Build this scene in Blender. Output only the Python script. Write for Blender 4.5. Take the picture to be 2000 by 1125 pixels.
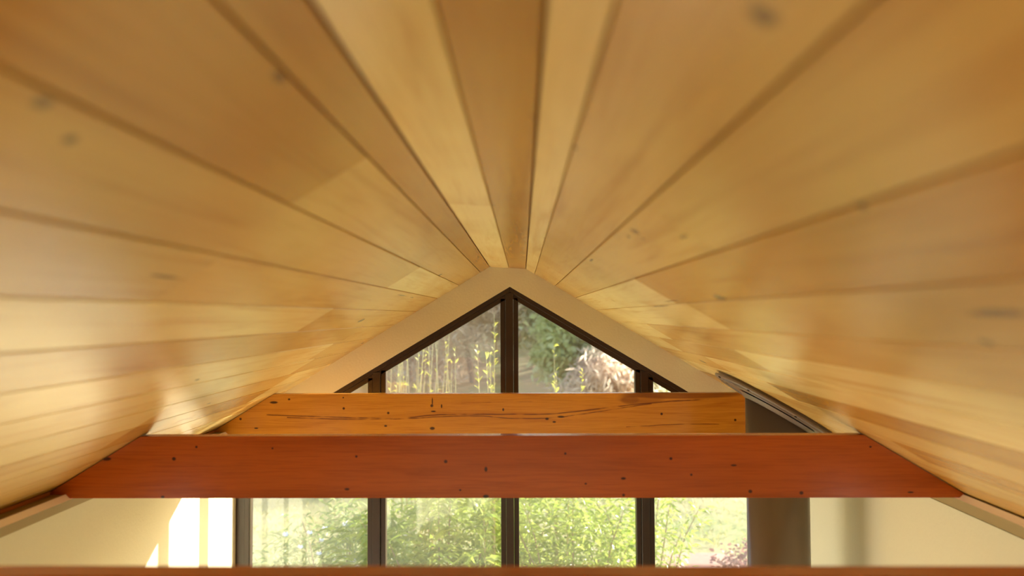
import bpy, bmesh, math, random
import numpy as np
from mathutils import Matrix, Vector

for o in list(bpy.data.objects):
    bpy.data.objects.remove(o)
S = bpy.context.scene
COL = S.collection
ZC = 3.3                                   # eye height of the photographer above the floor

# ------------------------------------------------------------------ camera
cam_d = bpy.data.cameras.new('camera')
cam = bpy.data.objects.new('camera', cam_d)
COL.objects.link(cam)
cam_d.sensor_width = 36
cam_d.lens = 27
cam_d.clip_start = 0.02
cam_d.clip_end = 1500
PITCH, YAW, ROLL = math.atan(53.5/1500), math.atan(20/1500), -0.004
cam.matrix_world = (Matrix.Translation((0, 0, ZC)) @ Matrix.Rotation(YAW, 4, 'Z')
                    @ Matrix.Rotation(math.pi/2+PITCH, 4, 'X') @ Matrix.Rotation(ROLL, 4, 'Z'))
cam_d.dof.use_dof = True
cam_d.dof.focus_distance = 3.7
cam_d.dof.aperture_fstop = 1.9
S.camera = cam

# ------------------------------------------------------------------ view, world, sun, added fill lamps
S.view_settings.view_transform = 'Standard'
S.view_settings.look = 'None'
S.view_settings.gamma = 1
S.view_settings.use_curve_mapping = False
S.view_settings.exposure = 1.0
S.cycles.use_denoising = True
S.cycles.max_bounces = 12
S.cycles.diffuse_bounces = 7
S.cycles.glossy_bounces = 4
S.cycles.transparent_max_bounces = 24
S.cycles.sample_clamp_indirect = 6

W = bpy.data.worlds.new('sky')
S.world = W
W.use_nodes = True
wn, wl = W.node_tree.nodes, W.node_tree.links
sky = wn.new('ShaderNodeTexSky')
sky.sky_type = 'NISHITA'
sky.sun_disc = False
sky.sun_elevation = math.radians(18)
sky.sun_rotation = math.radians(60)
sky.air_density = 1.0
sky.dust_density = 3.0
bg = wn['Background']
wl.new(sky.outputs[0], bg.inputs[0])
bg.inputs[1].default_value = 0.36

sd = Vector((-1, -.585, 0)).normalized()
sd.z = -.305
sun_d = bpy.data.lights.new('sun', 'SUN')
sun_d.energy = 9
sun_d.angle = math.radians(0.6)
sun_d.color = (1, .95, .89)
sun = bpy.data.objects.new('sun', sun_d)
COL.objects.link(sun)
sun.rotation_euler = sd.to_track_quat('-Z', 'Y').to_euler()
sun.location = (14, 12, 12)

def area(name, loc, size, power, face, color=(1, .97, .92)):
    d = bpy.data.lights.new(name, 'AREA')
    d.shape = 'RECTANGLE'
    d.size, d.size_y = size
    d.energy = power
    d.color = color
    o = bpy.data.objects.new(name, d)
    COL.objects.link(o)
    o.location = loc
    o.rotation_euler = Vector(face).to_track_quat('-Z', 'Z').to_euler()
    return o
# fill lamps added out of view, set at the added side and rear windows
for nm_, x_, f_ in (('left', -1.60, 1), ('right', 1.49, -1)):
    area('fill_lamp_low_'+nm_, (x_, 3.0, .72), (1.5, 1.15), 30 if f_ > 0 else 4, (f_, 0, 0))
    area('fill_lamp_strip_'+nm_, (x_, 1.6, 2.185), (1.0, .58), 1.6, (f_, 0, 0))
    area('fill_lamp_'+nm_, (x_, -2.05, 1.55), (2.0, .85), 1.5, (f_, 0, 0))
area('fill_lamp_back', (-.06, -3.45, 1.3), (2.3, 1.4), 1.2, (0, 1, 0))

# ------------------------------------------------------------------ materials
def new_mat(name):
    m = bpy.data.materials.new(name)
    m.use_nodes = True
    nt = m.node_tree
    return m, nt, nt.nodes, nt.links, nt.nodes['Principled BSDF']

def lin(r, g, b):
    f = lambda c: c/12.92 if c <= .04045 else ((c+.055)/1.055)**2.4
    return (f(r/255), f(g/255), f(b/255), 1)

def plain(name, col, rough=.5, metal=0, bump=0, bscale=60, vary=.0, spec=.5, coat=0):
    m, nt, n, l, p = new_mat(name)
    p.inputs['Base Color'].default_value = col
    p.inputs['Roughness'].default_value = rough
    p.inputs['Metallic'].default_value = metal
    p.inputs['Specular IOR Level'].default_value = spec
    p.inputs['Coat Weight'].default_value = coat
    tc = n.new('ShaderNodeTexCoord')
    nz = n.new('ShaderNodeTexNoise')
    nz.inputs['Scale'].default_value = bscale
    nz.inputs['Detail'].default_value = 4
    l.new(tc.outputs['Object'], nz.inputs['Vector'])
    if bump:
        b = n.new('ShaderNodeBump')
        b.inputs['Strength'].default_value = bump
        b.inputs['Distance'].default_value = .004
        l.new(nz.outputs[0], b.inputs['Height'])
        l.new(b.outputs[0], p.inputs['Normal'])
    if vary:
        mx = n.new('ShaderNodeMix'); mx.data_type = 'RGBA'
        mx.inputs[6].default_value = tuple(c*(1-vary) for c in col[:3])+(1,)
        mx.inputs[7].default_value = tuple(min(1, c*(1+vary)) for c in col[:3])+(1,)
        l.new(nz.outputs[0], mx.inputs[0])
        l.new(mx.outputs[2], p.inputs['Base Color'])
    return m

def N(nt, typ, **kw):
    n = nt.nodes.new(typ)
    for k, v in kw.items():
        setattr(n, k, v)
    return n

def math_(nt, op, a, b=None, clamp=False):
    n = nt.nodes.new('ShaderNodeMath'); n.operation = op; n.use_clamp = clamp
    for i, v in enumerate((a, b)):
        if v is None: continue
        if isinstance(v, (int, float)): n.inputs[i].default_value = v
        else: nt.links.new(v, n.inputs[i])
    return n.outputs[0]

def mixc(nt, fac, a, b, mode='MIX'):
    n = nt.nodes.new('ShaderNodeMix'); n.data_type = 'RGBA'; n.blend_type = mode
    for i, v in ((0, fac), (6, a), (7, b)):
        if isinstance(v, (int, float)): n.inputs[i].default_value = v
        elif isinstance(v, tuple): n.inputs[i].default_value = v
        else: nt.links.new(v, n.inputs[i])
    return n.outputs[2]

def ramp(nt, fac, lo, hi):
    n = nt.nodes.new('ShaderNodeMapRange'); n.interpolation_type = 'SMOOTHSTEP'
    n.inputs[1].default_value = lo; n.inputs[2].default_value = hi
    nt.links.new(fac, n.inputs[0])
    return n.outputs[0]

def mapped(nt, vec, scale, loc=(0, 0, 0)):
    n = nt.nodes.new('ShaderNodeMapping')
    n.inputs['Scale'].default_value = scale
    n.inputs['Location'].default_value = loc
    nt.links.new(vec, n.inputs[0])
    return n.outputs[0]

def noise(nt, vec, scale=1, detail=3, rough=.5, dist=0):
    n = nt.nodes.new('ShaderNodeTexNoise')
    n.inputs['Scale'].default_value = scale; n.inputs['Detail'].default_value = detail
    n.inputs['Roughness'].default_value = rough; n.inputs['Distortion'].default_value = dist
    nt.links.new(vec, n.inputs['Vector'])
    return n.outputs[0]

# dark knots and resin flecks of the ceiling boards: x, y, z, radius across, radius along the board
def on_ceiling(u, v, side):
    d = cam.matrix_world.to_3x3() @ Vector(((u-1000)/1500, -(v-562.5)/1500, -1))
    a, b = {'L': (.3745, .608), 'R': (.266, -.592), 'F': (.258, 0)}[side]
    return d*(a/(d.z-b*d.x))
CEILING_KNOTS = []
for u_, v_, s_, r_, l_ in [(1240, 452, 'R', .010, .022), (1256, 466, 'R', .004, .008), (1228, 462, 'R', .004, .01), (1040, 222, 'F', .005, .016), (1492, 30, 'R', .011, .013),
        (1680, 402, 'R', .007, .010), (85, 200, 'L', .008, .012), (138, 272, 'L', .007, .010), (320, 540, 'L', .0045, .05), (385, 742, 'L', .006, .018),
        (1335, 462, 'R', .004, .03), (1310, 588, 'R', .003, .10), (1290, 598, 'R', .003, .16), (785, 577, 'L', .0035, .12), (805, 581, 'L', .003, .05),
        (1155, 508, 'R', .004, .05), (1064, 466, 'R', .004, .012), (1925, 668, 'R', .008, .012), (1950, 612, 'R', .008, .06), (965, 402, 'F', .004, .008),
        (972, 449, 'F', .003, .01), (1123, 288, 'R', .004, .012), (545, 150, 'L', .006, .02), (912, 505, 'L', .003, .01), (408, 788, 'L', .005, .02)]:
    q_ = on_ceiling(u_, v_, s_)
    CEILING_KNOTS.append((q_.x, q_.y, q_.z+ZC, r_, l_))

def lining_material():
    """varnished pale softwood; each board takes its own colour from the object colour"""
    m, nt, n, l, p = new_mat('varnished_lining_board')
    oi = n.new('ShaderNodeObjectInfo')
    tc = n.new('ShaderNodeTexCoord')
    off = N(nt, 'ShaderNodeVectorMath', operation='SCALE')
    cb = n.new('ShaderNodeCombineXYZ')
    for i in range(3): l.new(oi.outputs['Random'], cb.inputs[i])
    l.new(cb.outputs[0], off.inputs[0]); off.inputs['Scale'].default_value = 37
    ad = N(nt, 'ShaderNodeVectorMath', operation='ADD')
    l.new(tc.outputs['Object'], ad.inputs[0]); l.new(off.outputs[0], ad.inputs[1])
    v = ad.outputs[0]
    g1 = noise(nt, mapped(nt, v, (26, 1.3, 26)), 1, 4, .55, .6)      # broad figure
    g2 = noise(nt, mapped(nt, v, (160, 4, 160)), 1, 3, .6)           # fine grain
    bl = noise(nt, mapped(nt, v, (5, 2.2, 5)), 1, 2)                 # blotches
    dark = mixc(nt, 1.0, oi.outputs['Color'], (.76, .60, .40, 1), 'MULTIPLY')
    c = mixc(nt, math_(nt, 'MULTIPLY', ramp(nt, g1, .48, .78), .75), oi.outputs['Color'], dark)
    c = mixc(nt, math_(nt, 'MULTIPLY', ramp(nt, g2, .45, .75), .22), c, dark)
    c = mixc(nt, math_(nt, 'MULTIPLY', ramp(nt, bl, .45, .7), .35), c, dark)
    # small knots and dark resin flecks
    vo = n.new('ShaderNodeTexVoronoi'); vo.inputs['Scale'].default_value = 1
    l.new(mapped(nt, v, (4.2, 1.7, 4.2)), vo.inputs['Vector'])
    kn = math_(nt, 'SUBTRACT', 1, ramp(nt, vo.outputs['Distance'], .03, .085))
    sel = math_(nt, 'GREATER_THAN', noise(nt, mapped(nt, v, (3, 1.5, 3), (9, 4, 2)), 1, 1), .56)
    c = mixc(nt, math_(nt, 'MULTIPLY', math_(nt, 'MULTIPLY', kn, sel), .75), c, (.10, .045, .015, 1))
    acc = None
    geo = n.new('ShaderNodeNewGeometry')
    for (kx, ky, kz, rx, ry) in CEILING_KNOTS:
        sb = N(nt, 'ShaderNodeVectorMath', operation='SUBTRACT'); sb.inputs[1].default_value = (kx, ky, kz)
        l.new(geo.outputs['Position'], sb.inputs[0])
        ml = N(nt, 'ShaderNodeVectorMath', operation='MULTIPLY'); ml.inputs[1].default_value = (1/rx, 1/ry, 1/rx)
        l.new(sb.outputs[0], ml.inputs[0])
        ln = N(nt, 'ShaderNodeVectorMath', operation='LENGTH'); l.new(ml.outputs[0], ln.inputs[0])
        acc = ln.outputs['Value'] if acc is None else math_(nt, 'MINIMUM', acc, ln.outputs['Value'])
    wn_ = math_(nt, 'MULTIPLY', noise(nt, mapped(nt, geo.outputs['Position'], (120, 40, 120)), 1, 2), .8)
    c = mixc(nt, math_(nt, 'MULTIPLY', math_(nt, 'SUBTRACT', 1, ramp(nt, math_(nt, 'ADD', acc, wn_), .7, 1.6)), .8), c, (.10, .04, .012, 1))
    l.new(c, p.inputs['Base Color'])
    p.inputs['Roughness'].default_value = .26
    p.inputs['Specular IOR Level'].default_value = 1.0
    b = n.new('ShaderNodeBump'); b.inputs['Strength'].default_value = .12; b.inputs['Distance'].default_value = .002
    l.new(g2, b.inputs['Height']); l.new(b.outputs[0], p.inputs['Normal'])
    return m

def beam_material(name, col, dark, knots, streaks=(), seed=0, patch=None):
    """oiled beam timber, grain along X; knots are (x, z, rx, rz) and streaks lists of (x, z, width) in object space"""
    m, nt, n, l, p = new_mat(name)
    tc = n.new('ShaderNodeTexCoord')
    v = mapped(nt, tc.outputs['Object'], (1, 1, 1), (seed, seed*.7, seed*.3))
    g1 = noise(nt, mapped(nt, v, (1.6, 22, 22)), 1, 5, .6, .9)
    g2 = noise(nt, mapped(nt, v, (7, 190, 190)), 1, 3, .6)
    g3 = noise(nt, mapped(nt, v, (1.0, 5, 5)), 1, 2)
    c = mixc(nt, math_(nt, 'MULTIPLY', ramp(nt, g1, .42, .75), .55), col, dark)
    c = mixc(nt, math_(nt, 'MULTIPLY', ramp(nt, g2, .45, .7), .35), c, dark)
    c = mixc(nt, math_(nt, 'MULTIPLY', ramp(nt, g3, .4, .7), .3), c, dark)
    sep = n.new('ShaderNodeSeparateXYZ'); l.new(tc.outputs['Object'], sep.inputs[0])
    X, Z = sep.outputs[0], sep.outputs[2]
    wob = math_(nt, 'MULTIPLY', math_(nt, 'SUBTRACT', noise(nt, mapped(nt, v, (9, 40, 40)), 1, 2), .5), .006)
    Zw = math_(nt, 'ADD', Z, wob)
    for st in streaks:
        x0, x1 = st[0][0], st[-1][0]
        fc = n.new('ShaderNodeFloatCurve')
        cu = fc.mapping.curves[0]
        zs = [q[1] for q in st]
        zl, zh = min(zs)-.01, max(zs)+.01
        pts = [((q[0]-x0)/(x1-x0), (q[1]-zl)/(zh-zl)) for q in st]
        cu.points[0].location = pts[0]; cu.points[1].location = pts[-1]
        for q in pts[1:-1]: cu.points.new(*q)
        fc.mapping.update()
        l.new(math_(nt, 'DIVIDE', math_(nt, 'SUBTRACT', X, x0), x1-x0), fc.inputs['Value'])
        zc = math_(nt, 'ADD', math_(nt, 'MULTIPLY', fc.outputs[0], zh-zl), zl)
        d = math_(nt, 'ABSOLUTE', math_(nt, 'SUBTRACT', Zw, zc))
        w = st[0][2]
        mk = math_(nt, 'SUBTRACT', 1, ramp(nt, d, w*.3, w))
        ins = math_(nt, 'MULTIPLY', math_(nt, 'GREATER_THAN', X, x0), math_(nt, 'LESS_THAN', X, x1))
        k = math_(nt, 'MULTIPLY', mk, ins)
        k = math_(nt, 'MULTIPLY', k, ramp(nt, noise(nt, mapped(nt, v, (12, 30, 30)), 1, 2), .3, .6))
        c = mixc(nt, math_(nt, 'MULTIPLY', k, .8), c, (.10, .02, .006, 1))
    if patch:
        for (cx, cz, rx, rz, s) in patch:
            a = math_(nt, 'POWER', math_(nt, 'DIVIDE', math_(nt, 'SUBTRACT', X, cx), rx), 2)
            b2 = math_(nt, 'POWER', math_(nt, 'DIVIDE', math_(nt, 'SUBTRACT', Zw, cz), rz), 2)
            k = math_(nt, 'SUBTRACT', 1, ramp(nt, math_(nt, 'ADD', a, b2), .4, 1.1))
            c = mixc(nt, math_(nt, 'MULTIPLY', k, s), c, (.12, .022, .006, 1))
    acc = None
    for (kx, kz, rx, rz) in knots:
        a = math_(nt, 'POWER', math_(nt, 'DIVIDE', math_(nt, 'SUBTRACT', X, kx), rx), 2)
        b2 = math_(nt, 'POWER', math_(nt, 'DIVIDE', math_(nt, 'SUBTRACT', Z, kz), rz), 2)
        s = math_(nt, 'ADD', a, b2)
        acc = s if acc is None else math_(nt, 'MINIMUM', acc, s)
    if acc is not None:
        c = mixc(nt, math_(nt, 'MULTIPLY', math_(nt, 'SUBTRACT', 1, ramp(nt, acc, .35, 1.5)), .9), c, (.028, .008, .004, 1))
    l.new(c, p.inputs['Base Color'])
    p.inputs['Roughness'].default_value = .22
    p.inputs['Specular IOR Level'].default_value = .4
    b = n.new('ShaderNodeBump'); b.inputs['Strength'].default_value = .15; b.inputs['Distance'].default_value = .002
    l.new(g2, b.inputs['Height']); l.new(b.outputs[0], p.inputs['Normal'])
    return m

def glass_material():
    m, nt, n, l, p = new_mat('window_glass')
    n.remove(p)
    out = n['Material Output']
    tr = n.new('ShaderNodeBsdfTransparent'); tr.inputs[0].default_value = (.97, .98, .97, 1)
    gl = n.new('ShaderNodeBsdfGlossy'); gl.inputs['Roughness'].default_value = .0
    mx = n.new('ShaderNodeMixShader')
    ge = n.new('ShaderNodeNewGeometry')
    dt = N(nt, 'ShaderNodeVectorMath', operation='DOT_PRODUCT')
    l.new(ge.outputs['Normal'], dt.inputs[0]); l.new(ge.outputs['Incoming'], dt.inputs[1])
    cs = math_(nt, 'ABSOLUTE', dt.outputs['Value'])
    f2 = math_(nt, 'ADD', math_(nt, 'MULTIPLY', math_(nt, 'POWER', math_(nt, 'SUBTRACT', 1, cs), 5), .90), .10, True)
    l.new(f2, mx.inputs[0]); l.new(tr.outputs[0], mx.inputs[1]); l.new(gl.outputs[0], mx.inputs[2])
    du = n.new('ShaderNodeBsdfTranslucent'); du.inputs[0].default_value = (1, .94, .84, 1)   # washed-out outdoor haze put into the glass as a pale translucent mix
    m2 = n.new('ShaderNodeMixShader')
    tc = n.new('ShaderNodeTexCoord')
    nz = noise(nt, tc.outputs['Object'], 9, 5)
    l.new(math_(nt, 'MULTIPLY', math_(nt, 'ADD', math_(nt, 'MULTIPLY', nz, .3), .85), HAZE), m2.inputs[0])
    l.new(mx.outputs[0], m2.inputs[1]); l.new(du.outputs[0], m2.inputs[2])
    l.new(m2.outputs[0], out.inputs[0])
    return m
HAZE = .015

def leaf_material(name, c1, c2, rough=.35, trans=.45, scale=6):
    m, nt, n, l, p = new_mat(name)
    out = n['Material Output']
    geo = n.new('ShaderNodeNewGeometry')
    tc = n.new('ShaderNodeTexCoord')
    rnd = geo.outputs['Random Per Island']
    nz = noise(nt, tc.outputs['Object'], scale, 2)
    f = math_(nt, 'ADD', math_(nt, 'MULTIPLY', rnd, .65), math_(nt, 'MULTIPLY', nz, .4), True)
    c = mixc(nt, f, c1, c2)
    l.new(c, p.inputs['Base Color'])
    p.inputs['Roughness'].default_value = rough
    t = n.new('ShaderNodeBsdfTranslucent')
    l.new(c, t.inputs[0])
    mx = n.new('ShaderNodeMixShader'); mx.inputs[0].default_value = trans
    l.new(p.outputs[0], mx.inputs[1]); l.new(t.outputs[0], mx.inputs[2])
    l.new(mx.outputs[0], out.inputs[0])
    return m

def ground_material():
    m, nt, n, l, p = new_mat('meadow_ground')
    geo = n.new('ShaderNodeNewGeometry')
    v = geo.outputs['Position']
    a = noise(nt, mapped(nt, v, (.35, .35, .35)), 1, 4)
    b_ = noise(nt, mapped(nt, v, (4, 4, 4)), 1, 5, .65)
    c = mixc(nt, ramp(nt, a, .38, .62), lin(150, 144, 94), lin(122, 136, 72))
    c = mixc(nt, math_(nt, 'MULTIPLY', ramp(nt, b_, .4, .7), .6), c, lin(168, 156, 114))
    sep = n.new('ShaderNodeSeparateXYZ'); l.new(v, sep.inputs[0])
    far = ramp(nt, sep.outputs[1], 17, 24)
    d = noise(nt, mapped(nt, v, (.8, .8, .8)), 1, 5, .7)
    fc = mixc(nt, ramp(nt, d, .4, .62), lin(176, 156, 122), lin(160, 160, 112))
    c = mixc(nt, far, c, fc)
    l.new(c, p.inputs['Base Color'])
    p.inputs['Roughness'].default_value = .9
    bp = n.new('ShaderNodeBump'); bp.inputs['Strength'].default_value = .6; bp.inputs['Distance'].default_value = .05
    l.new(b_, bp.inputs['Height']); l.new(bp.outputs[0], p.inputs['Normal'])
    return m

M = {}
M['lining'] = lining_material()
M['plaster'] = plain('warm_white_plaster', lin(217, 211, 178), .85, bump=.25, bscale=90, vary=.02, spec=.25)
M['trimpaint'] = plain('olive_brown_trim_paint', lin(158, 138, 88), .5, bump=.02, vary=.01)
M['litedge'] = plain('lit_edge_paint', lin(250, 236, 214), .25, bump=.02, vary=.01, spec=.8)  # pale gloss colour stands in for light caught on the ledge edge
M['darkwood'] = plain('dark_roof_timber', lin(132, 62, 20), .75, bump=.3, bscale=30, vary=.2)
M['edgewood'] = plain('honey_edge_board', lin(186, 120, 48), .45, bump=.1, bscale=30, vary=.1)
M['bronze'] = plain('dark_bronze_window_metal', lin(46, 30, 20), .32, bump=.03, bscale=200, vary=.05, spec=.5)
M['flue'] = plain('dark_flue_enamel', lin(116, 104, 92), .3, metal=.1, bump=.05, bscale=350, vary=.05)
M['screw'] = plain('blackened_screw', lin(30, 22, 18), .5, metal=.6)
M['floor'] = plain('oak_floor', lin(188, 148, 98), .45, bump=.1, bscale=20, vary=.12)
M['glass'] = glass_material()
M['ground'] = ground_material()
M['dirt'] = plain('pink_gravel', lin(168, 130, 112), .95, bump=.6, bscale=14, vary=.14)
M['bark'] = plain('brown_bark', lin(160, 138, 116), .9, bump=.5, bscale=20, vary=.2)
M['cane'] = plain('pale_straw_cane', lin(196, 182, 132), .6, bump=.1, bscale=40, vary=.15)
M['bamboo'] = leaf_material('bright_willow_leaf', lin(104, 136, 38), lin(190, 200, 98), .28, .5)
M['bamboo2'] = leaf_material('grey_green_leaf', lin(108, 136, 76), lin(184, 194, 128), .35, .45)
M['young'] = leaf_material('yellow_green_leaf', lin(168, 178, 60), lin(214, 206, 104), .4, .5)
M['petal'] = plain('white_petal', lin(240, 236, 236), .6)
M['purple'] = leaf_material('dusky_purple_leaf', lin(112, 78, 84), lin(168, 124, 118), .6, .3)
M['grey_tree'] = leaf_material('grey_green_crown', lin(190, 192, 150), lin(224, 220, 184), .7, .6, 1.2)
M['brush'] = leaf_material('pinkish_brown_brush', lin(204, 182, 156), lin(240, 222, 200), .8, .6, 1.2)
M['lime_tree'] = leaf_material('lime_crown', lin(204, 208, 140), lin(232, 230, 178), .6, .6, 1.2)
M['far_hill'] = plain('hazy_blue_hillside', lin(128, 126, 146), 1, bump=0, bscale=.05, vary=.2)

# ------------------------------------------------------------------ helpers
def link(name, me, mat=None, parent=None, loc=None):
    o = bpy.data.objects.new(name, me)
    COL.objects.link(o)
    if mat is not None and me is not None and not me.materials:
        me.materials.append(mat)
    if parent is not None:
        o.parent = parent
    if loc is not None:
        o.location = loc
    return o

def mesh_of(bm, name='mesh', smooth=False):
    bmesh.ops.recalc_face_normals(bm, faces=bm.faces)
    me = bpy.data.meshes.new(name)
    bm.to_mesh(me); bm.free()
    if smooth:
        for f in me.polygons: f.use_smooth = True
    return me

def prism(bm, poly, y0, y1):
    """poly: list of (x, z), extruded along y"""
    a = [bm.verts.new((x, y0, z)) for x, z in poly]
    b = [bm.verts.new((x, y1, z)) for x, z in poly]
    bm.faces.new(a); bm.faces.new(b[::-1])
    k = len(poly)
    for i in range(k):
        bm.faces.new((a[i], b[i], b[(i+1) % k], a[(i+1) % k]))

def box(bm, lo, hi):
    prism(bm, [(lo[0], lo[2]), (hi[0], lo[2]), (hi[0], hi[2]), (lo[0], hi[2])], lo[1], hi[1])

def bevel(bm, w, seg=1):
    bmesh.ops.bevel(bm, geom=bm.edges[:], offset=w, segments=seg, affect='EDGES', profile=.7)

def box_ob(name, lo, hi, mat, parent=None, bev=0, seg=1):
    bm = bmesh.new()
    c = [(a+b)/2 for a, b in zip(lo, hi)]
    box(bm, [a-b for a, b in zip(lo, c)], [a-b for a, b in zip(hi, c)])
    if bev: bevel(bm, bev, seg)
    return link(name, mesh_of(bm, name), mat, parent, c)

def tube(bm, pts, rads, seg=6):
    rings = []
    for i, p in enumerate(pts):
        p = Vector(p)
        d = (Vector(pts[min(i+1, len(pts)-1)])-Vector(pts[max(i-1, 0)])).normalized()
        u = d.orthogonal().normalized(); w = d.cross(u)
        rings.append([bm.verts.new(p+(u*math.cos(t)+w*math.sin(t))*rads[i]) for t in [k*2*math.pi/seg for k in range(seg)]])
    for a, b in zip(rings, rings[1:]):
        for k in range(seg):
            bm.faces.new((a[k], a[(k+1) % seg], b[(k+1) % seg], b[k]))
    bm.faces.new(rings[0][::-1]); bm.faces.new(rings[-1])

def tag(o, label, cat, group=None):
    o['label'] = label; o['category'] = cat; o['kind'] = 'thing'
    if group: o['group'] = group
    return o

def struct(o):
    o['kind'] = 'structure'
    return o

def empty(name, loc, parent=None):
    o = bpy.data.objects.new(name, None)
    o.empty_display_size = .1
    COL.objects.link(o); o.location = loc
    if parent: o.parent = parent
    return o

# ------------------------------------------------------------------ room shell
# ceiling profile (camera-height relative): left slope, narrow flat under the ridge, right slope
YB, YR = 4.2, -3.5                         # gable wall plane, rear wall plane
ZL = lambda x: .3745+.608*x                # left slope underside (x negative)
ZR = lambda x: .266-.592*x                 # right slope underside
XL, XR = -1.57, 1.46                       # side wall faces
FL = (-.178, ZL(-.178)); FR = (.02, ZR(.02))
EL = (-1.558, ZL(-1.558)); ER = (1.448, ZR(1.448))

floor = struct(box_ob('floor', (-1.9, YR-.2, -.12), (1.8, YB+.13, 0), M['floor']))

def wall_with_hole(name, x0, x1, top, holes):
    bm = bmesh.new()
    y = YR-.15
    for hy0, hy1, hz0, hz1 in holes:
        box(bm, (x0, y, 0), (x1, hy0, top))
        box(bm, (x0, hy0, 0), (x1, hy1, hz0))
        box(bm, (x0, hy0, hz1), (x1, hy1, top))
        y = hy1
    box(bm, (x0, y, 0), (x1, YB+.12, top))
    bmesh.ops.remove_doubles(bm, verts=bm.verts, dist=1e-5)
    return struct(link(name, mesh_of(bm, name), M['plaster']))
TOPW = ZC-.66
HOLE2, HOLE, HOLE3 = (-3.1, -1.0, 1.1, 2.02), (1.05, 2.15, 1.87, 2.5), (2.22, 3.78, .12, 1.32)  # openings added out of view to light the interior
wall_with_hole('wall_left', XL-.15, XL, TOPW, (HOLE2, HOLE, HOLE3))
wall_with_hole('wall_right', XR, XR+.15, TOPW, (HOLE2, HOLE, HOLE3))
# rear wall behind the camera, its wide opening added to light the room
bm = bmesh.new()
box(bm, (XL, YR-.15, 0), (-1.3, YR, TOPW)); box(bm, (1.18, YR-.15, 0), (XR, YR, TOPW))
box(bm, (-1.3, YR-.15, 0), (1.18, YR, .55))
prism(bm, [(-1.3, 2.05), (1.18, 2.05), (1.18, TOPW), (XR, TOPW), (ER[0], ER[1]+ZC), (FR[0], FR[1]+ZC), (FL[0], FL[1]+ZC),
           (EL[0], EL[1]+ZC), (XL, TOPW), (-1.3, TOPW)], YR-.15, YR)
struct(link('wall_rear', mesh_of(bm), M['plaster']))

def simple_window(name, axis, lo, hi, nm):
    """framed window outside the view, added to light the room; axis 'y' runs along the wall"""
    e = struct(empty(name, [(a+b)/2 for a, b in zip(lo, hi)]))
    c = e.location.copy()
    def part(n, a, b, mat, bev=.002):
        o = box_ob(n, [p-q for p, q in zip(a, c)], [p-q for p, q in zip(b, c)], mat, e, bev)
        return o
    i = 0 if axis == 'x' else 1
    t = .06
    a, b = list(lo), list(hi)
    part('bottom_rail', a, [b[0], b[1], a[2]+t], M['bronze'])
    part('head_rail', [a[0], a[1], b[2]-t], b, M['bronze'])
    for k in range(nm+2):
        u = a[i]+(b[i]-a[i]-t)*k/(nm+1)
        p, q = list(a), list(b)
        p[i], q[i] = u, u+t; p[2] += t; q[2] -= t
        part('mullion', p, q, M['bronze'])
        if k <= nm:
            u2 = a[i]+(b[i]-a[i]-t)*(k+1)/(nm+1)
            p, q = list(a), list(b)
            p[i], q[i] = u+t, u2; p[2] += t; q[2] -= t
            j = 1-i
            m_ = (a[j]+b[j])/2
            p[j], q[j] = m_-.003, m_+.003
            part('pane', p, q, M['glass'], 0)
    return e
simple_window('added_window_2', 'y', (XL-.12, HOLE[0], HOLE[2]), (XL-.06, HOLE[1], HOLE[3]), 1)  # added windows, all out of view, holding the fill lamps
simple_window('added_window_3', 'y', (XR+.06, HOLE[0], HOLE[2]), (XR+.12, HOLE[1], HOLE[3]), 1)
simple_window('added_window_5', 'y', (XL-.12, HOLE2[0], HOLE2[2]), (XL-.06, HOLE2[1], HOLE2[3]), 1)
simple_window('added_window_6', 'y', (XR+.06, HOLE2[0], HOLE2[2]), (XR+.12, HOLE2[1], HOLE2[3]), 1)
simple_window('added_window_7', 'y', (XL-.12, HOLE3[0], HOLE3[2]), (XL-.06, HOLE3[1], HOLE3[3]), 1)
simple_window('added_window_8', 'y', (XR+.06, HOLE3[0], HOLE3[2]), (XR+.12, HOLE3[1], HOLE3[3]), 1)
simple_window('added_window_4', 'x', (-1.3, YR-.12, .55), (1.18, YR-.06, 2.05), 2)

# gable wall: the plaster band between the raked window head and the boarded ceiling
APX, APZ, RS = -.068, .157, .595
yb1 = YB+.12
bm = bmesh.new()
wl_, wr_ = APZ-RS*(APX-XL), APZ-RS*(XR-APX)
poly = [(XL, wl_), (APX, APZ), (XR, wr_), (XR, -.63), (1.5, -.60), (1.5, ZR(1.5)+.03), (FR[0], FR[1]+.03), (FL[0], FL[1]+.03),
        (-1.61, ZL(-1.61)+.03), (-1.61, -.60), (XL, -.63)]
prism(bm, [(x, z+ZC) for x, z in poly], YB, yb1)
struct(link('wall_back', mesh_of(bm), M['plaster']))

# ceiling: roof deck behind, boards below it as separate planks
bm = bmesh.new()
T0, T1 = .019, .17
top = [(-1.75, ZL(-1.75)+T1), (FL[0], FL[1]+T1), (FR[0], FR[1]+T1), (1.64, ZR(1.64)+T1)]
bot = [(1.64, ZR(1.64)+T0), (FR[0], FR[1]+T0), (FL[0], FL[1]+T0), (-1.75, ZL(-1.75)+T0)]
prism(bm, [(x, z+ZC) for x, z in top+bot], YR-.15, 4.56)  # deck runs past the gable, an added overhang to block high sunlight
ceiling = struct(link('ceiling', mesh_of(bm), M['darkwood']))

rng = random.Random(7)
def shade(base, k=1.0, warm=0):
    r, g, b = base
    return (min(1, r*k), min(1, g*k*(1-.05*warm)), min(1, b*k*(1-.14*warm)), 1)
HONEY = lin(205, 166, 88)[:3]
PALE = lin(228, 200, 126)[:3]
GOLD = lin(188, 140, 54)[:3]

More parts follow.
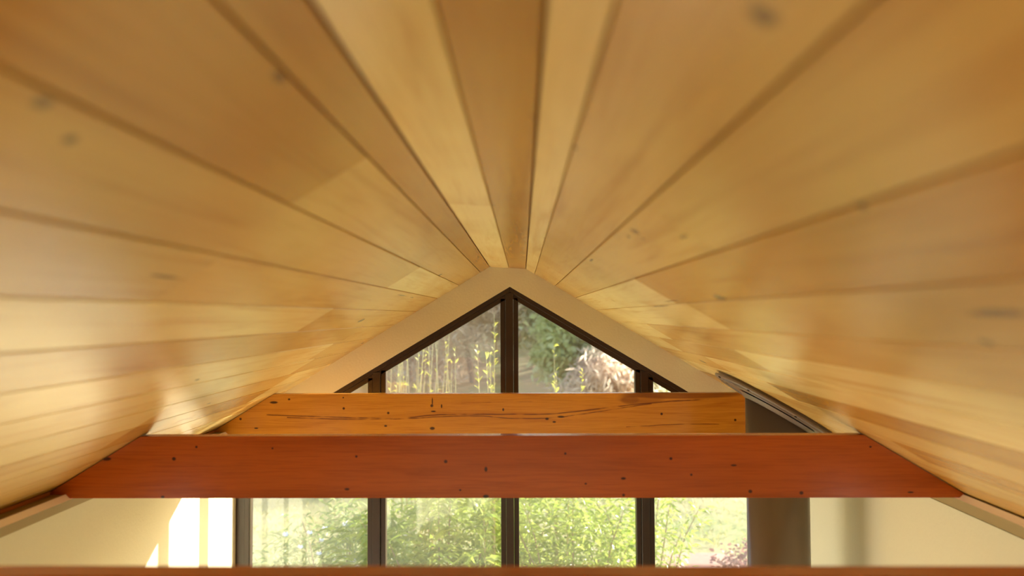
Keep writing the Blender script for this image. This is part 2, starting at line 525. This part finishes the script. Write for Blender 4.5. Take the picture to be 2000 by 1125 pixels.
def plank(P0, P1, y0, y1, color):
    P0, P1 = Vector(P0), Vector(P1)
    t = (P1-P0).normalized(); nrm = Vector((-t.y, t.x))
    if nrm.y < 0: nrm = -nrm
    w = (P1-P0).length
    g, ch, th = .0011, .0018, .015
    sec = [(g, ch), (g+ch, 0), (w-g-ch, 0), (w-g, ch), (w-g, th), (g, th)]
    pts = [t*a+nrm*b for a, b in sec]
    bm = bmesh.new()
    L = y1-y0-.0008
    prism(bm, [(p.x, p.y) for p in pts], 0, L)
    o = link('plank', mesh_of(bm, 'plank'), M['lining'], ceiling, (P0.x, y0, P0.y+ZC))
    o.color = color
    return o

def row(P0, P1, joints, cols):
    ys = [YR]+sorted(joints)+[YB]
    for a, b, c in zip(ys, ys[1:], cols):
        plank(P0, P1, a, b, c)

# ridge rows
SM = -.072
SZ = FL[1]+(FR[1]-FL[1])*(SM-FL[0])/(FR[0]-FL[0])
row((SM, SZ), (FR[0]-.0005, FR[1]), [-.7], [shade(GOLD, .95, .6), shade(GOLD, .96, .5)])
row((FL[0]+.0005, FL[1]), (SM, SZ), [-.9, 1.82], [shade(HONEY), shade(PALE, 1.0), shade(PALE, 1.04)])
# slopes
seamL = [FL[0], -.228]+[-.228-.1168*k for k in range(1, 12)]+[EL[0]]
seamR = [FR[0], .068]+[.068+.1115*k for k in range(1, 13)]+[ER[0]]
spec_L = {0: ([-1.2], [(HONEY, 1, .5), (GOLD, 1.0, .3)]),
          1: ([-.9, 1.13], [(HONEY, 1, 0), (GOLD, 1.0, .3), (HONEY, 1.0, 0)]),
          2: ([.2, 2.6], [(GOLD, 1, 0), (HONEY, .98, .1), (PALE, .96, 0)]),
          3: ([-.2, 1.19], [(HONEY, 1, 0), (HONEY, .98, -.4), (HONEY, 1.02, .2)]),
          4: ([-1.4, 2.35], [(HONEY, 1, 0), (PALE, .96, -.2), (HONEY, 1.04, 0)])}
spec_R = {0: ([-.8], [(PALE, 1, 0), (PALE, 1.0, .1)]),
          1: ([-.6, 3.2], [(HONEY, 1, 0), (HONEY, 1.02, 0), (HONEY, 1.05, 0)]),
          2: ([-.5, 1.14], [(HONEY, .9, 0), (HONEY, .98, .1), (HONEY, 1.02, -.3)]),
          3: ([.1, 2.0], [(GOLD, .95, 0), (GOLD, 1.06, 0), (PALE, 1.0, -.5)]),
          4: ([-.4, 1.9], [(HONEY, 1, 0), (HONEY, .98, 0), (PALE, 1.0, 0)])}
def slope(seams, zf, spec):
    for i, (a, b) in enumerate(zip(seams, seams[1:])):
        if i in spec:
            js, cs = spec[i]
            cols = [shade(c, k, w) for c, k, w in cs]
        else:
            off = rng.uniform(0, 1.8)
            js = [j for j in (-2.2+off, -.4+off, 1.5+off*.9, 3.1+off*.5) if j < YB-.25]
            cols = [shade(rng.choice([HONEY, HONEY, PALE, GOLD]), rng.uniform(.92, 1.06), rng.uniform(-.3, .4)) for _ in range(len(js)+1)]
        row((a, zf(a)), (b, zf(b)), js, cols)
slope(seamL, ZL, spec_L)
slope(seamR, ZR, spec_R)

# eaves: board edge, shadow gap and ledge with a painted-on lit edge along each side wall
for sgn, xe, xw, nm, zb, zu, zf, zt, xf in ((-1, EL, XL, 1, -.590, -.628, -.598, -.584, 1.49), (1, ER, XR, 2, -.5955, -.6345, -.600, -.587, 1.41)):
    ze = xe[1]+ZC
    a, b = sorted((xw+sgn*.004, xe[0]))
    struct(box_ob('trim_%d' % (nm+2), (a, YR, ZC+zb), (b, YB, ze-.0015), M['edgewood'], None, .0015))
    bm = bmesh.new()
    prism(bm, [(sgn*x, ZC+z) for x, z in ((xf, zu), (xf, zf), (xf+.016, zt), (abs(xe[0])-.006, zt), (abs(xe[0])-.006, zu+.002), (abs(xw)+.05, zu+.002), (abs(xw)+.05, zu))], YR, YB)
    tr = struct(link('trim_%d' % nm, mesh_of(bm), M['trimpaint']))
    bm = bmesh.new()
    prism(bm, [(sgn*x, ZC+z) for x, z in ((xf-.0015, zf-.001), (xf+.0155, zt+.0015), (xf+.0175, zt+.0002), (xf+.0015, zf+.0002))], YR, YB)
    lit_edge = link('lit_edge_strip', mesh_of(bm), M['litedge'], tr)
    lit_edge['label'] = 'ledge edge coloured pale as if lit'
    a, b = sorted((xw+sgn*.085, xw+sgn*.15))
    struct(box_ob('roof_plate', (a, YR-.15, TOPW), (b, yb1, ze+.02), M['darkwood'], None))

# ------------------------------------------------------------------ gable window
win = struct(empty('window_1', (APX, YB+.05, 0)))
def wpart(name, me, mat, parent=win):
    o = link(name, me, mat, parent)
    o.location = (-APX, -(YB+.05), 0) if parent is win else (0, 0, 0)
    return o
F0, F1 = YB+.012, YB+.074                # frame front / back faces
def rake_z(x, d=0): return ZC+APZ-RS*abs(x-APX)-d
k_ = math.sqrt(1+RS*RS)
def rake(side, d0, d1, y0, y1):
    """band parallel to the rake between perpendicular offsets d0..d1"""
    xe = XL+.002 if side < 0 else XR-.002
    bm = bmesh.new()
    prism(bm, [(APX, rake_z(APX, d0*k_)), (xe, rake_z(xe, d0*k_)), (xe, rake_z(xe, d1*k_)), (APX, rake_z(APX, d1*k_))], y0, y1)
    bevel(bm, .0012)
    return mesh_of(bm, 'rake')
for s in (-1, 1):
    wpart('raked_frame', rake(s, .001, .024, F0, F1), M['bronze'])
    wpart('raked_sash', rake(s, .0245, .049, F0+.006, F1-.004), M['bronze'])
MX = [-.80, -.0717, .664]
def post(cx, w, name='mullion'):
    bm = bmesh.new()
    zt = rake_z(cx, .03)
    box(bm, (cx-.021, F0-.004, .05), (cx+.021, F1, zt)); bevel(bm, .0015)
    o = wpart(name, mesh_of(bm), M['bronze'])
    for sg in (-1, 1):
        a, b = sorted((cx+sg*.0225, cx+sg*w/2))
        bm = bmesh.new(); box(bm, (a, F0+.006, .05), (b, F1-.004, rake_z((a+b)/2, .04))); bevel(bm, .0015)
        c = link('sash_stile', mesh_of(bm), M['bronze'], o)
for cx in MX: post(cx, .098)
for a, b, side in ((XL+.002, -1.496, -1), (1.372, XR-.002, 1)):
    bm = bmesh.new(); m_ = a+.034 if side < 0 else b-.034
    box(bm, (a, F0, .05), (b, F1, min(rake_z(a), rake_z(b))-.02)); bevel(bm, .0015)
    o = wpart('jamb', mesh_of(bm), M['bronze'])
    bm = bmesh.new()
    p, q = (b-.024, b) if side < 0 else (a, a+.024)
    box(bm, (p, F0-.006, .05), (q, F0+.012, min(rake_z(a), rake_z(b))-.03)); bevel(bm, .0015)
    link('sash_stile', mesh_of(bm), M['bronze'], o)
bm = bmesh.new(); box(bm, (XL+.002, F0, 0), (XR-.002, F1, .06)); bevel(bm, .002)
wpart('bottom_rail', mesh_of(bm), M['bronze'])
edges = [(-1.50, -.846), (-.754, -.118), (-.026, .618), (.71, 1.376)]
for a, b in edges:
    pts = [(a, .055), (b, .055), (b, rake_z(b, .05))]
    pts.append((a, rake_z(a, .05)))
    bm = bmesh.new(); prism(bm, pts, YB+.040, YB+.046)
    wpart('pane', mesh_of(bm), M['glass'])

# ------------------------------------------------------------------ tie beams
def px(y):                                  # pixel on a plane at distance y -> world x, z
    return lambda u, v: ((u-1020)*y/1500, -(v-616)*y/1500)
BT, BB, TH = ZC-.394, ZC-.596, .05
def beam(y0, mat, label):
    z0, z1 = BB, BT
    el, er = EL[0]+.001, ER[0]-.001
    e = .0015
    xl = lambda z: (z-ZC-.3745)/.608+e*2
    xr = lambda z: (.266-(z-ZC))/.592-e*2
    zi, zj = EL[1]+ZC-.003, ER[1]+ZC-.003
    poly = [(el, z0), (er, z0), (er, zj), (xr(z1), z1), (xl(z1), z1), (el, zi)]
    c = ((el+er)/2, y0+TH/2, (z0+z1)/2)
    bm = bmesh.new()
    prism(bm, [(x-c[0], z-c[2]) for x, z in poly], -TH/2, TH/2)
    bevel(bm, .0016, 2)
    o = link('tie_beam', mesh_of(bm), mat, None, c)
    tag(o, label, 'beam', 'tie beams across the vault')
    return c
Y1, Y2, Y0 = 2.53, 3.89, 1.175
cx0 = ((EL[0]+ER[0])/2, 0, (BB+BT)/2)
def kn(y, pts):
    out = []
    f = px(y)
    for u, v, rx, rz in pts:
        x, z = f(u, v)
        s = y/1500
        out.append((x-cx0[0], z+ZC-cx0[2], rx*s, rz*s))
    return out
k1 = kn(Y1, [(207, 893, 9, 3.5), (339, 893, 4, 3.5), (383, 870, 2.5, 2.5), (318, 967, 4, 3), (870, 899, 3.5, 3.5), (948, 914, 3, 5),
             (1102, 884, 2.5, 2.5), (1306, 894, 3, 3), (1141, 942, 2.5, 2), (1214, 932, 5, 2.5), (1214, 964, 3, 3), (1345, 925, 2.5, 2.5),
             (1427, 907, 6, 2), (1458, 957, 4, 3.5), (1556, 960, 4, 3.5), (1802, 912, 3, 2.5), (696, 889, 2.5, 2.5), (678, 952, 5, 2.5),
             (948, 966, 6, 3.5), (532, 873, 2, 2), (898, 954, 2.5, 2), (1765, 959, 6, 1.8), (1690, 872, 2.5, 2)])
k2 = kn(Y2, [(534, 784, 8, 2.5), (469, 803, 2.5, 2.5), (469, 816, 2.5, 2.5), (671, 796, 2.5, 2.5), (758, 805, 2.5, 2.5), (753, 830, 3, 2),
             (844, 835, 5, 3), (843, 791, 3, 3), (846, 802, 5, 1.5), (862, 792, 1.5, 4), (982, 799, 2, 3), (1067, 817, 3.5, 2.5),
             (1094, 813, 7, 2), (1081, 823, 3.5, 1.8), (1289, 808, 2.5, 2.5), (1431, 820, 2.5, 2.5), (564, 778, 2.5, 2), (670, 775, 1.5, 1.5),
             (844, 783, 1.2, 8), (500, 834, 4, 1.5)])
def st(y, pts, w):
    f = px(y); r = []
    for u, v in pts:
        x, z = f(u, v); r.append((x-cx0[0], z+ZC-cx0[2], w*y/1500))
    return r
s2 = [st(Y2, [(520, 808), (600, 811), (700, 814), (780, 815), (850, 809), (920, 808), (1000, 808), (1060, 808), (1120, 803), (1200, 794), (1290, 785), (1380, 780)], 1.7),
      st(Y2, [(560, 813), (700, 817), (800, 816), (850, 813), (930, 811), (1000, 816), (1060, 816), (1120, 810), (1200, 798), (1270, 788)], 1.5),
      st(Y2, [(1220, 833), (1260, 831), (1330, 828), (1400, 828)], 1.1),
      st(Y2, [(900, 787), (960, 785), (1040, 784)], .8)]
p2 = [kn(Y2, [(1250, 778, 50, 14)])[0]+(.35,), kn(Y2, [(1330, 771, 130, 9)])[0]+(.6,), kn(Y2, [(1228, 781, 20, 9)])[0]+(.35,)]
m1 = beam_material('reddish_beam_timber', lin(186, 93, 23), lin(140, 60, 10), k1, seed=3)
m2 = beam_material('golden_beam_timber', lin(200, 134, 38), lin(160, 90, 18), k2, s2, seed=11, patch=p2)
m0 = beam_material('reddish_beam_timber_near', lin(176, 82, 22), lin(136, 56, 10), [], seed=21)
beam(Y1, m1, 'long reddish timber beam spanning the whole vault in front of the flue')
beam(Y2, m2, 'golden timber beam with dark wavy streaks, closest to the gable window')
beam(Y0, m0, 'blurred red-brown timber beam along the bottom edge of the photo')

# ------------------------------------------------------------------ flue with ceiling plate
FX, FY, FRAD = 1.112, 3.40, .131
flue = tag(empty('flue_pipe', (FX, FY, 0)), 'dark grey-brown metal flue pipe rising to a sloped ceiling plate', 'flue')
sl = .592
bm = bmesh.new()
SEG = 96
offp = .026
ring0, ring1 = [], []
for k in range(SEG):
    a = 2*math.pi*k/SEG
    x, y = FRAD*math.cos(a), FRAD*math.sin(a)
    ring0.append(bm.verts.new((x, y, .002)))
    ring1.append(bm.verts.new((x, y, ZC+ZR(FX+x)-offp)))
for k in range(SEG):
    f = bm.faces.new((ring0[k], ring0[(k+1) % SEG], ring1[(k+1) % SEG], ring1[k])); f.smooth = True
bm.faces.new(ring0[::-1]); bm.faces.new(ring1)
link('pipe', mesh_of(bm), M['flue'], flue)
# seam bands on the pipe and a floor plate
def band(z, h, t):
    bm = bmesh.new()
    for r0 in (FRAD+.0004, FRAD+t):
        pass
    prof = [(FRAD+.0004, z), (FRAD+t, z+.003), (FRAD+t, z+h-.003), (FRAD+.0004, z+h)]
    rs = [[bm.verts.new((r*math.cos(2*math.pi*k/SEG), r*math.sin(2*math.pi*k/SEG), zz)) for k in range(SEG)] for r, zz in prof]
    for a, b in zip(rs, rs[1:]):
        for k in range(SEG):
            bm.faces.new((a[k], a[(k+1) % SEG], b[(k+1) % SEG], b[k]))
    return mesh_of(bm, smooth=False)
link('joint_band', band(1.1, .03, .003), M['flue'], flue)
# ceiling plate: rounded square, tilted with the slope
tilt = math.atan(sl)
cp = Vector((0, 0, ZC+ZR(FX)))
nrm = Vector((-math.sin(tilt), 0, -math.cos(tilt)))        # pointing down into the room
Rm = Matrix.Rotation(tilt, 4, 'Y')
RF = .288
prof = [(RF-.012, -.001), (RF-.012, -.010), (RF, -.012), (RF, -.019), (RF-.004, -.022), (RF-.030, -.023), (RF-.032, -.028), (RF-.040, -.029),
        (RF-.043, -.025), (RF-.050, -.025), (RF-.053, -.029), (RF-.058, -.029), (RF-.061, -.024), (.12, -.024)]
bm = bmesh.new()
rs = [[bm.verts.new((r*math.cos(2*math.pi*k/SEG), r*math.sin(2*math.pi*k/SEG), z)) for k in range(SEG)] for r, z in prof]
for a, b in zip(rs, rs[1:]):
    for k in range(SEG): bm.faces.new((a[k], a[(k+1) % SEG], b[(k+1) % SEG], b[k]))
plate = link('ceiling_plate', mesh_of(bm), M['flue'], flue)
plate.matrix_local = Matrix.Translation(cp) @ Rm
for k in range(8):
    an = math.radians(k*45)
    bm = bmesh.new()
    bmesh.ops.create_cone(bm, cap_ends=True, segments=16, radius1=.0058, radius2=.0045, depth=.004)
    link('screw', mesh_of(bm), M['screw'], plate, ((RF-.016)*math.cos(an), (RF-.016)*math.sin(an), -.0235))
bm = bmesh.new()
col = []
for rr, oz in ((FRAD+.001, offp+.022), (FRAD+.006, offp+.02), (FRAD+.022, offp+.004)):
    col.append([bm.verts.new((rr*math.cos(2*math.pi*k/SEG), rr*math.sin(2*math.pi*k/SEG), ZC+ZR(FX+rr*math.cos(2*math.pi*k/SEG))-oz-.004)) for k in range(SEG)])
for a, b in zip(col, col[1:]):
    for k in range(SEG):
        bm.faces.new((a[k], a[(k+1) % SEG], b[(k+1) % SEG], b[k]))
link('collar', mesh_of(bm), M['flue'], flue)

# ------------------------------------------------------------------ outside: ground, hillside
def gz(x, y):
    r = max(0, y-16)
    z = -.12+.20*r-.00035*r*r if r > 0 else -.12
    k = min(1, max(0, (y-8)/8))
    z += k*(.12*math.sin(x*.35+1.1)+.1*math.sin(y*.5+x*.2))
    if y > 20: z += min(1, (y-20)/20)*1.0*math.sin(x*.12+.6)
    return z
bm = bmesh.new()
xs = [-70+140*(i/90) for i in range(91)]
ys = [4.33+(110-4.33)*(j/110)**1.7 for j in range(111)]
grid = [[bm.verts.new((x, y, gz(x, y))) for x in xs] for y in ys]
for a, b in zip(grid, grid[1:]):
    for k in range(len(xs)-1):
        bm.faces.new((a[k], a[k+1], b[k+1], b[k]))
terr = struct(link('ground', mesh_of(bm, smooth=True), M['ground']))
bm = bmesh.new()
box(bm, (-70, -40, -.3), (XL-.16, 4.34, -.12)); box(bm, (XR+.16, -40, -.3), (70, 4.34, -.12)); box(bm, (XL-.16, -40, -.3), (XR+.16, YR-.2, -.12))
struct(link('ground_beside_house', mesh_of(bm), M['ground']))
bm = bmesh.new()
far = []
for j, yy in enumerate((150, 190, 230, 260)):
    far.append([bm.verts.new((-260+520*i/60, yy, (0, 16, 34, 40)[j]*(1+.25*math.sin(i*.33+1)+.1*math.sin(i*1.1))-4)) for i in range(61)])
for a, b in zip(far, far[1:]):
    for k in range(60): bm.faces.new((a[k], a[k+1], b[k+1], b[k]))
struct(link('distant_hill', mesh_of(bm, smooth=True), M['far_hill']))
# pink gravel patch right of the window axis
def patch(name, cx, cy, rx, ry, mat, seed, h=.03):
    r_ = random.Random(seed)
    bm = bmesh.new()
    ph = [r_.uniform(0, 6.28) for _ in range(4)]
    rings = []
    for j in range(9):
        f = j/8
        rings.append([])
        for k in range(72):
            a = 2*math.pi*k/72
            w = 1+.12*math.sin(3*a+ph[0])+.08*math.sin(5*a+ph[1])+.05*math.sin(9*a+ph[2])
            x, y = cx+rx*w*f*math.cos(a), cy+ry*w*f*math.sin(a)
            rings[-1].append(bm.verts.new((x, y, gz(x, y)+h*(1-f**4)-.012)))
    for a, b in zip(rings, rings[1:]):
        for k in range(72): bm.faces.new((a[k], a[(k+1) % 72], b[(k+1) % 72], b[k]))
    return link(name, mesh_of(bm, smooth=True), mat)
struct(patch('ground_gravel', 2.45, 10.1, 1.5, 1.1, M['dirt'], 4))

# ------------------------------------------------------------------ outside: planting
def leaves(name, bases, dirs, L, Wd, droop, mat, parent, seed):
    """joined lanceolate leaves, four triangles each; bases/dirs are n x 3 arrays"""
    r = np.random.default_rng(seed)
    n = len(bases)
    d = dirs/np.linalg.norm(dirs, axis=1, keepdims=True)
    rv = r.normal(size=(n, 3))
    s = np.cross(d, rv); s /= np.linalg.norm(s, axis=1, keepdims=True)
    ln = (L*r.uniform(.6, 1.25, n))[:, None]; w = (Wd*r.uniform(.7, 1.3, n))[:, None]
    dn = np.array([[0, 0, -1.]])
    dr = (droop*r.uniform(.3, 1.2, n))[:, None]
    P = np.stack([bases, bases+d*ln*.35+s*w*.5, bases+d*ln*.35-s*w*.5,
                  bases+d*ln*.7+s*w*.36+dn*ln*dr*.3, bases+d*ln*.7-s*w*.36+dn*ln*dr*.3, bases+d*ln*.98+dn*ln*dr*.75], 1).reshape(-1, 3)
    me = bpy.data.meshes.new(name)
    fs = []
    for i in range(n):
        k = i*6
        fs += [(k, k+1, k+2), (k+1, k+3, k+4, k+2), (k+3, k+5, k+4)]
    me.from_pydata(P.tolist(), [], fs)
    o = link(name, me, mat, parent)
    return o

def shrub(x, y, w, h, n, mat, label, cat='shrub', seed=0, group=None, L=.15, Wd=.022, flowers=0, nstem=9, lean=.25, name='willow_shrub', bot=.15):
    r = np.random.default_rng(seed)
    z0 = gz(x, y)-.01
    root = tag(empty(name, (x, y, z0)), label, cat, group)
    rr = random.Random(seed)
    B, D = [], []
    per = n//nstem//4
    for s in range(nstem*4):
        a = rr.uniform(0, 6.28); q = math.sqrt(rr.random())
        tx, ty = w*.5*q*math.cos(a), w*.5*q*math.sin(a)
        hh = h*(1-.35*q*q)*rr.uniform(.82, 1.05)
        pts = [Vector((tx*.25, ty*.25, 0)), Vector((tx*.55, ty*.55, hh*.45)), Vector((tx*.85, ty*.85, hh*.8)), Vector((tx*1.15, ty*1.15, hh))]
        if s < nstem:
            bm = bmesh.new(); tube(bm, pts, [.011, .009, .006, .002], 5)
            link('stem', mesh_of(bm), M['bark'] if name != 'reed_clump' else M['cane'], root)
        for _ in range(per):
            t = rr.uniform(bot, 1)*2.999
            i = int(t); f = t-i
            p = pts[i].lerp(pts[i+1], f)
            spread = .10+.12*rr.random()
            az = rr.uniform(0, 6.28)
            B.append((p.x+math.cos(az)*spread*rr.random(), p.y+math.sin(az)*spread*rr.random(), p.z+rr.uniform(-.06, .06)))
            D.append((math.cos(az)+tx*.6, math.sin(az)+ty*.6, rr.uniform(-.25, 1.0)))
    o = leaves('foliage', np.array(B), np.array(D), L, Wd, .7, mat, root, seed)
    o['kind'] = 'stuff'
    for k in range(flowers):
        bm = bmesh.new()
        a = rr.uniform(0, 6.28); q = math.sqrt(rr.random())
        c = Vector((w*.55*q*math.cos(a), -abs(w*.5*math.sin(a))*.9, h*rr.uniform(.6, 1.03)))
        for j in range(6):
            an = j*math.pi/3
            d = Vector((math.cos(an), math.sin(an)*.5, .6+math.sin(an)*.4))*.034
            e = Vector((-math.sin(an), math.cos(an), .2))*.014
            vs = [bm.verts.new(c+v) for v in (Vector((0, 0, 0)), d*.6+e, d, d*.6-e)]
            bm.faces.new(vs)
        link('flower', mesh_of(bm), M['petal'], root)
    return root

G1 = 'leafy shrubs outside the gable window'
shrub(-1.80, 7.6, 1.3, 1.75, 2600, M['bamboo2'], 'grey-green shrub with white flowers behind the leftmost window bay', seed=1, group=G1, flowers=16, name='flowering_shrub', L=.14)
shrub(-.75, 7.0, 1.5, 2.3, 4200, M['bamboo'], 'bright green long-leaved shrub filling the second window bay', seed=2, group=G1, L=.19, Wd=.026, flowers=0)
shrub(-.15, 8.3, 1.5, 2.35, 3000, M['bamboo'], 'long-leaved green shrub standing behind the centre mullion', seed=3, group=G1)
shrub(.45, 7.1, 1.25, 2.15, 4600, M['bamboo'], 'fine-leaved yellow-green shrub in the bay just right of centre mullion', seed=4, group=G1, L=.10, Wd=.022)
shrub(1.15, 7.7, 1.1, 2.25, 2600, M['bamboo'], 'sparse yellow-green shrub behind the mullion left of the flue', seed=5, group=G1, L=.10, Wd=.022)
shrub(-1.3, 6.0, 1.3, 1.25, 2200, M['bamboo2'], 'low grey-green shrub with strappy leaves at foot of the second mullion', seed=6, group=G1, L=.26, Wd=.022)
shrub(2.75, 9.3, .9, .66, 1500, M['purple'], 'low dusky purple shrub on the gravel next to the flue', seed=7, L=.07, Wd=.035, bot=.02, name='purple_shrub')
shrub(3.6, 9.6, 1.0, .7, 1300, M['purple'], 'low dusky purple shrub hidden mostly behind the flue', seed=8, L=.07, Wd=.035, bot=.02, name='purple_shrub')

# tall reeds and saplings seen above the beam
def reeds(x, y, w, n, h, label, seed, leafy=.5, mat='young', name='reed_clump', L=.08):
    rr = random.Random(seed)
    z0 = gz(x, y)-.01
    root = tag(empty(name, (x, y, z0)), label, 'reeds' if name == 'reed_clump' else 'sapling')
    B, D = [], []
    for k in range(n):
        bx, by = rr.uniform(-w/2, w/2), rr.uniform(-.25, .25)
        lx, ly = rr.uniform(-.22, .22), rr.uniform(-.15, .15)
        hh = h*rr.uniform(.8, 1.04)
        pts = [Vector((bx+lx*t*t, by+ly*t*t, hh*t)) for t in (0, .3, .6, .85, 1)]
        bm = bmesh.new(); tube(bm, pts, [.009, .008, .006, .0045, .002], 5)
        link('cane', mesh_of(bm), M['cane'], root)
        for _ in range(int(40*leafy)):
            t = rr.uniform(.4, 1)
            az = rr.uniform(0, 6.28)
            B.append((bx+lx*t*t, by+ly*t*t, hh*t)); D.append((math.cos(az)*.6, math.sin(az)*.6, rr.uniform(.4, 1.3)))
    o = leaves('foliage', np.array(B), np.array(D), L, .012, .5, M[mat], root, seed)
    o['kind'] = 'stuff'
    return root
reeds(-1.13, 8.6, 1.0, 30, 3.55, 'clump of tall pale straw reeds in the left half of the gable window', 31, .35)
reeds(-.22, 7.0, .25, 5, 3.45, 'thin sapling with yellow-green leaves beside the centre mullion', 32, 1.6, name='leafy_sapling')
reeds(.42, 7.4, .3, 4, 3.05, 'short sapling with pale yellow leaves right of the centre mullion', 33, 1.3, name='leafy_sapling')

def tree(x, y, h, w, n, mat, label, seed, L=.28, Wd=.16, name='hillside_tree', cat='tree', conic=False):
    rr = random.Random(seed); r = np.random.default_rng(seed)
    z0 = gz(x, y)-.05
    root = tag(empty(name, (x, y, z0)), label, cat, 'trees and brush on the hillside')
    bm = bmesh.new()
    tube(bm, [(0, 0, 0), (.1*w*rr.uniform(-1, 1), 0, h*.4), (0, 0, h*.85)], [.018*w+.03, .012*w+.02, .015], 6)
    for k in range(7):
        a = rr.uniform(0, 6.28); zb = h*rr.uniform(.2, .6)
        tube(bm, [(0, 0, zb), (w*.22*math.cos(a), w*.22*math.sin(a), zb+h*.15), (w*.42*math.cos(a), w*.42*math.sin(a), zb+h*.32)], [.008*w+.01, .006*w+.008, .006], 5)
    link('trunk', mesh_of(bm), M['bark'], root)
    cl = []
    for k in range(26):
        v = r.normal(size=3); v /= np.linalg.norm(v); v *= rr.random()**.4
        zz = .50+.45*v[2]
        ww = (1.15-zz) if conic else 1
        cl.append(((v[0]*w*.42*ww, v[1]*w*.42*ww, h*zz), rr.uniform(.14, .28)*w))
    B = []
    for k in range(n):
        c, q = rr.choice(cl)
        v = r.normal(size=3)*q*.55
        B.append((c[0]+v[0], c[1]+v[1], c[2]+v[2]*.8))
    D = r.normal(size=(n, 3))
    o = leaves('crown', np.array(B), D, L, Wd, .3, mat, root, seed)
    o['kind'] = 'stuff'
    return root
GT, BR, LT = M['grey_tree'], M['brush'], M['lime_tree']
T = [(-9.5, 26, 6, 5, GT, 'grey-green tree seen past the left end of the gable window'),
     (-6.3, 24, 4.6, 4, BR, 'pinkish brown bare brush left of the tall reeds'),
     (-4.6, 27, 6.5, 4.4, BR, 'tall pinkish brown brush directly behind the tall reeds'),
     (-3.3, 22, 4.0, 3, BR, 'pinkish brown thicket low behind the tall reeds'),
     (-2.3, 30, 7.4, 4.4, GT, 'grey-green tree between reeds and centre mullion'),
     (-1.5, 23, 4.6, 2.8, BR, 'brown thicket left of the leafy sapling at the mullion'),
     (.3, 24, 5.6, 3.0, GT, 'tall grey-green tree behind the centre mullion and leafy green tree'),
     (1.0, 20.5, 3.7, 1.35, LT, 'leafy green upright tree just right of the centre mullion'),
     (1.9, 18.6, 1.9, 1.8, BR, 'low brown thicket just right of the leafy green tree'),
     (3.0, 28, 5.4, 2.9, BR, 'pale pinkish brush right of the leafy green tree'),
     (2.7, 20.5, 3.2, 2.3, GT, 'small grey-green tree low in the right half of the gable window'),
     (4.6, 26, 5.6, 3.8, GT, 'broad grey-green tree near the right corner of the gable window'),
     (6.6, 24, 4.6, 3.4, BR, 'brown brush glimpsed in the small pane right of the gable window'),
     (9.6, 27, 6, 5, GT, 'grey-green tree far right, mostly hidden by the gable wall'),
     (-6.8, 33, 7.5, 5.5, GT, 'large grey-green tree high on the slope above the reeds'),
     (-1.9, 38, 8.5, 5.5, BR, 'big brown tree highest on the slope left of centre mullion'),
     (6.8, 34, 7.0, 5.5, GT, 'large grey-green tree high on the slope at the right')]
for i, (x, y, h, w, m_, lb) in enumerate(T):
    tree(x, y, h, w*1.15, 6500, m_, lb, 50+i, conic=(m_ is LT), L=.24 if m_ is not BR else .30, Wd=.12 if m_ is not BR else .05)

# meadow grass tufts on the lawn in view
def grass():
    r = np.random.default_rng(5)
    n = 16000
    x = r.uniform(-6, 6.5, n); y = 6.5+12*r.random(n)**1.3
    keep = ~(((x-2.45)/1.5)**2+((y-10.1)/1.1)**2 < 1.15)
    x, y = x[keep], y[keep]
    z = np.array([gz(a, b) for a, b in zip(x, y)])
    d = np.stack([r.normal(size=len(x))*.5, r.normal(size=len(x))*.5, np.ones(len(x))], 1)
    o = leaves('meadow_grass', np.stack([x, y, z], 1), d, .13, .016, .5, leaf_material('dry_grass_blade', lin(136, 142, 76), lin(176, 168, 118), .6, .4), None, 5)
    o['kind'] = 'stuff'
    o['label'] = 'short pale green and straw grass on the lawn outside the window'; o['category'] = 'grass'
grass()
